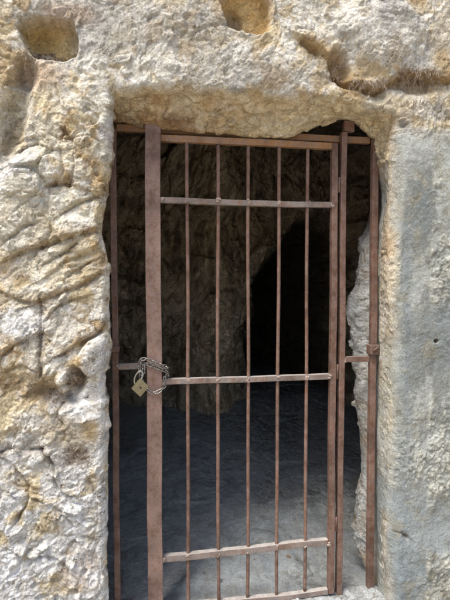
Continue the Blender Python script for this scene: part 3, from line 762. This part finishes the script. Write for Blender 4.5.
def link_bm(L=.0235, W=.0145, r=.0022):
    pts = []
    for k in range(20):
        a_ = 2*math.pi*k/20; x = math.cos(a_)*W/2; z = math.sin(a_)*W/2+(L-W)/2*(1 if math.sin(a_) >= 0 else -1); pts.append((x, 0, z))
    return tube_bm(pts, r, 8, closed=True)
lm = bpy.data.meshes.new('link'); b_ = link_bm(); b_.to_mesh(lm); b_.free(); lm.materials.append(M_CHAIN)
for p_ in lm.polygons: p_.use_smooth = True
def run_chain(pts, pitch=.0172, start=0, jit=.12):
    P = [Vector(p) for p in pts]; cum = [0]
    for a_, b__ in zip(P[:-1], P[1:]): cum.append(cum[-1]+(b__-a_).length)
    def pos(s_):
        for i in range(len(P)-1):
            if s_ <= cum[i+1]: return P[i].lerp(P[i+1], (s_-cum[i])/max(1e-9, cum[i+1]-cum[i]))
        return P[-1]
    n = int(cum[-1]/pitch)
    for i in range(n):
        a_, b__ = pos(i*pitch), pos(min((i+1)*pitch, cum[-1])); t = (b__-a_).normalized(); c_ = (a_+b__)/2
        ref = Vector((0, 1, 0)) if abs(t.y) < .85 else Vector((0, 0, 1))
        u_ = (ref-t*ref.dot(t)).normalized(); v_ = t.cross(u_)
        ang = math.pi/4+(math.pi/2 if (i+start) % 2 else 0)+random.uniform(-jit, jit)
        xa = u_*math.cos(ang)+v_*math.sin(ang); ya = t.cross(xa)
        m = Matrix((xa, ya, t)).transposed().to_4x4()
        o = bpy.data.objects.new('link', lm); COL.objects.link(o); o.parent = chain
        o.matrix_local = Matrix.Translation(c_-Vector(chain.location)) @ m
def sm(pts, it=2):
    P = [Vector(p) for p in pts]
    for _ in range(it):
        Q_ = [P[0]]
        for a_, b__ in zip(P[:-1], P[1:]): Q_ += [a_.lerp(b__, .25), a_.lerp(b__, .75)]
        P = Q_+[P[-1]]
    return P
A3 = lambda x, y, Y: tuple(at(x, y, Y))
run_chain(sm([A3(141, 374, -.036), A3(138.5, 366, -.034), A3(140.5, 358.5, -.036), A3(147, 359, -.043), A3(155, 362.5, -.044), A3(164, 366, -.042), A3(168.5, 368, -.020), A3(166, 370, .016), A3(160, 366, .040), A3(148, 365, .044), A3(141.5, 364, .022), A3(140, 363.5, -.020), A3(146, 363.5, -.038), A3(154, 366.5, -.040), A3(163, 369.5, -.040), A3(168, 372, -.022), A3(167.5, 377, .006), A3(165.5, 385, .016), A3(163, 386, -.012), A3(164.5, 376.5, -.024), A3(166.5, 374, .004), A3(168, 379, .016), A3(165, 386, -.018), A3(161, 390.5, -.040), A3(154, 394, -.043), A3(148, 391, -.042), A3(143, 384, -.034), A3(140, 376, -.038), A3(142, 369, -.040)]))
run_chain(sm([A3(143.5, 373, -.038), A3(143.5, 365, -.036), A3(141.5, 359, -.012), A3(141, 360, .036), A3(142, 369, .034), A3(143, 373, .0), A3(142, 373, -.03)]), start=1)

pad = empty('padlock', A3(140, 387, -.045))
tag(pad, 'tarnished brass padlock hanging tilted from the chain', 'padlock')
bm = box_bm(-.029, .029, -.0105, .0105, -.027, .027, .004, 0)
tilt = Matrix.Translation(Vector(at(140, 387.5, -.047))) @ Matrix.Rotation(math.radians(24), 4, Vector((0, 0, 1))) @ Matrix.Rotation(math.radians(-44), 4, Vector((0, 1, 0)))
bmesh.ops.transform(bm, matrix=tilt, verts=bm.verts); body = obj_bm('body', bm, M_BRASS, pad)
bm = box_bm(-.0185, .0185, -.0113, -.0103, -.014, -.0115, 0); box_bm(-.0185, .0185, -.0113, -.0103, .0105, .013, 0, bm=bm)
bmesh.ops.transform(bm, matrix=tilt, verts=bm.verts); obj_bm('body_ridge', bm, M_BRASS, pad)
apex = [(134.6, 384, -.047), (133.9, 379.5, -.047), (135.8, 374.5, -.045), (139.5, 370.8, -.043), (142.5, 371.8, -.043), (143, 375, -.045), (141.5, 378.3, -.047), (140.5, 381, -.047)]
obj_bm('shackle', tube_bm(sm([A3(*q) for q in apex], 2), .0038, 12), M_SHACK, pad, True)
bm = tube_bm([(0, 0, -.0225), (0, 0, -.0300)], .0062, 14); bmesh.ops.transform(bm, matrix=tilt @ Matrix.Translation((.010, 0, 0)), verts=bm.verts)
obj_bm('key_cylinder', bm, M_SHACK, pad, True)
bm = box_bm(-.003, .003, -.0117, -.0104, -.004, .006, 0); bmesh.ops.transform(bm, matrix=tilt @ Matrix.Translation((0, 0, .001)), verts=bm.verts)
obj_bm('keyhole', bm, M_DARK, pad)

# ------------------------------------------------------------------ dry roots hanging in the hollows (uncountable)
dg = bpy.context.evaluated_depsgraph_get(); dg.update()
rockobj = bpy.data.objects['rock_face']
def roots(name, spots, mat, label):
    bm = bmesh.new()
    for (xa, xb, ya, yb, n, ln) in spots:
        for _ in range(n):
            q = at(random.uniform(xa, xb), random.uniform(ya, yb), -.17)
            hit, loc, nor, _i = rockobj.ray_cast(Vector((q[0], -1, q[2])), Vector((0, 1, 0)))
            if not hit: continue
            p_ = loc+Vector((0, -.002, 0)); pts = [p_.copy()]; L = ln*random.uniform(.4, 1.2); dx = random.gauss(0, .55); L *= random.choice((.5, .8, 1, 1.5)); k = 5
            for j in range(k):
                p_ = p_+Vector((dx*L/k+random.uniform(-.004, .004), -(.25 if j < 2 else 0)*L/k, -L/k*(1 if j else .5))); pts.append(p_.copy())
            r0 = random.uniform(.0006, .0014); tube_bm(pts, [r0*(1-.75*j/k) for j in range(k+1)], 4, bm, cap=False)
    o = obj_bm(name, bm, mat, None, True); tag(o, label, 'roots', kind='stuff'); return o
mr = bpy.data.materials.new('dry_root'); t, b = nt(mr); oi = N(t, 'ShaderNodeTexCoord'); n = N(t, 'ShaderNodeTexNoise', Scale=60.0)
t.links.new(oi.outputs['Object'], n.inputs['Vector']); t.links.new(ramp(t, n.outputs[0], [(.4, (.18, .11, .07)), (.6, (.55, .47, .38))]), b.inputs['Base Color']); b.inputs['Roughness'].default_value = .9
roots('dry_roots', [(24, 50, 40, 50, 260, .055), (40, 66, 46, 54, 90, .03)], mr, 'dry rootlets matted in the ochre hollow at the upper left')
roots('dry_roots', [(350, 385, 80, 86, 90, .045), (398, 440, 70, 82, 130, .05), (334, 348, 55, 75, 40, .035), (395, 430, 100, 108, 50, .02)], mr, 'dry rootlets hanging along the ledge above the door on the right')
roots('dry_moss', [(66, 87, 447, 462, 130, .014), (68, 82, 368, 388, 110, .016), (45, 66, 390, 402, 60, .014)], mr, 'dry brown moss tufts in hollows of the left rock')

# ------------------------------------------------------------------ chips of stone and litter on the cave floor (uncountable)
def litter():
    bm = bmesh.new(); fl = bpy.data.objects['cave_floor']; cl_ = []
    cent = [(random.uniform(-.3, 1.9), random.uniform(.1, 2.0)) for _ in range(16)]
    for _ in range(420):
        if random.random() < .5: c_ = random.choice(cent); x, y = random.gauss(c_[0], .12), random.gauss(c_[1], .09)
        else: x, y = random.uniform(-.5, 2.2), .08+2.1*random.random()
        if y < .08: continue
        hit, loc, nor, _i = fl.ray_cast(Vector((x, y, 1)), Vector((0, 0, -1)))
        if not hit: continue
        r = random.choice((.003, .004, .006, .009))*random.uniform(.6, 1.3)
        m = Matrix.Translation(loc+Vector((0, 0, r*.2))) @ Matrix.Rotation(random.uniform(0, 6.3), 4, 'Z') @ Matrix.Rotation(random.uniform(-.3, .3), 4, 'X') @ Matrix.Diagonal((r*random.uniform(.8, 1.9), r, r*random.uniform(.25, .6), 1))
        q_ = bmesh.ops.create_icosphere(bm, subdivisions=1, radius=1, matrix=m)
        for v_ in q_['verts']: v_.co += Vector((random.uniform(-1, 1), random.uniform(-1, 1), random.uniform(-.4, .4)))*r*.22
    m = bpy.data.materials.new('stone_chips'); t, b = nt(m); g = N(t, 'ShaderNodeNewGeometry')
    t.links.new(ramp(t, g.outputs['Random Per Island'], [(0, (.08, .075, .07)), (.45, (.26, .26, .25)), (.8, (.42, .42, .40)), (1, (.20, .13, .08))]), b.inputs['Base Color']); b.inputs['Roughness'].default_value = .9
    tag(obj_bm('stone_chips', bm, m), 'small stone chips and litter scattered over the cave floor', 'stones', kind='stuff')
litter()

# ------------------------------------------------------------------ light
EL, AZ = math.radians(65), math.radians(-54)      # azimuth measured from -y towards -x
sd = Vector((math.sin(AZ)*math.cos(EL), -math.cos(AZ)*math.cos(EL), math.sin(EL)))   # towards the sun
w = bpy.data.worlds.new('World'); scene.world = w; w.use_nodes = True; t = w.node_tree
sk = t.nodes.new('ShaderNodeTexSky'); sk.sky_type = 'NISHITA'; sk.sun_disc = False; sk.sun_elevation = EL
sk.sun_rotation = math.atan2(sd.x, sd.y); sk.dust_density = 3.0; sk.air_density = 1.0; sk.ozone_density = 1.0
bg = t.nodes['Background']; t.links.new(sk.outputs[0], bg.inputs[0]); bg.inputs[1].default_value = .10
L = bpy.data.lights.new('sun', 'SUN'); L.energy = 2.4; L.angle = math.radians(24); L.color = (1, .95, .87)
so = bpy.data.objects.new('sun', L); COL.objects.link(so); so.rotation_euler = (-sd).to_track_quat('-Z', 'Y').to_euler(); so.location = (0, -5, 6)

# ------------------------------------------------------------------ camera
cam = bpy.data.cameras.new('camera'); co = bpy.data.objects.new('camera', cam); COL.objects.link(co)
cam.sensor_fit = 'VERTICAL'; cam.sensor_height = 24; cam.lens = 24*FPX/600; cam.clip_end = 500; cam.clip_start = .02
Rm = Matrix((Vector(_r), Vector(_u), Vector(-_d))).transposed().to_4x4()
co.matrix_world = Matrix.Translation((0, -CD, CZ)) @ Rm
scene.camera = co
scene.view_settings.view_transform = 'Standard'; scene.view_settings.look = 'None'
scene.view_settings.gamma = 1; scene.view_settings.use_curve_mapping = False
scene.view_settings.exposure = 0.98
scene.cycles.use_adaptive_sampling = True; scene.cycles.adaptive_threshold = .03; scene.cycles.adaptive_min_samples = 24
scene.cycles.max_bounces = 8; scene.cycles.diffuse_bounces = 6
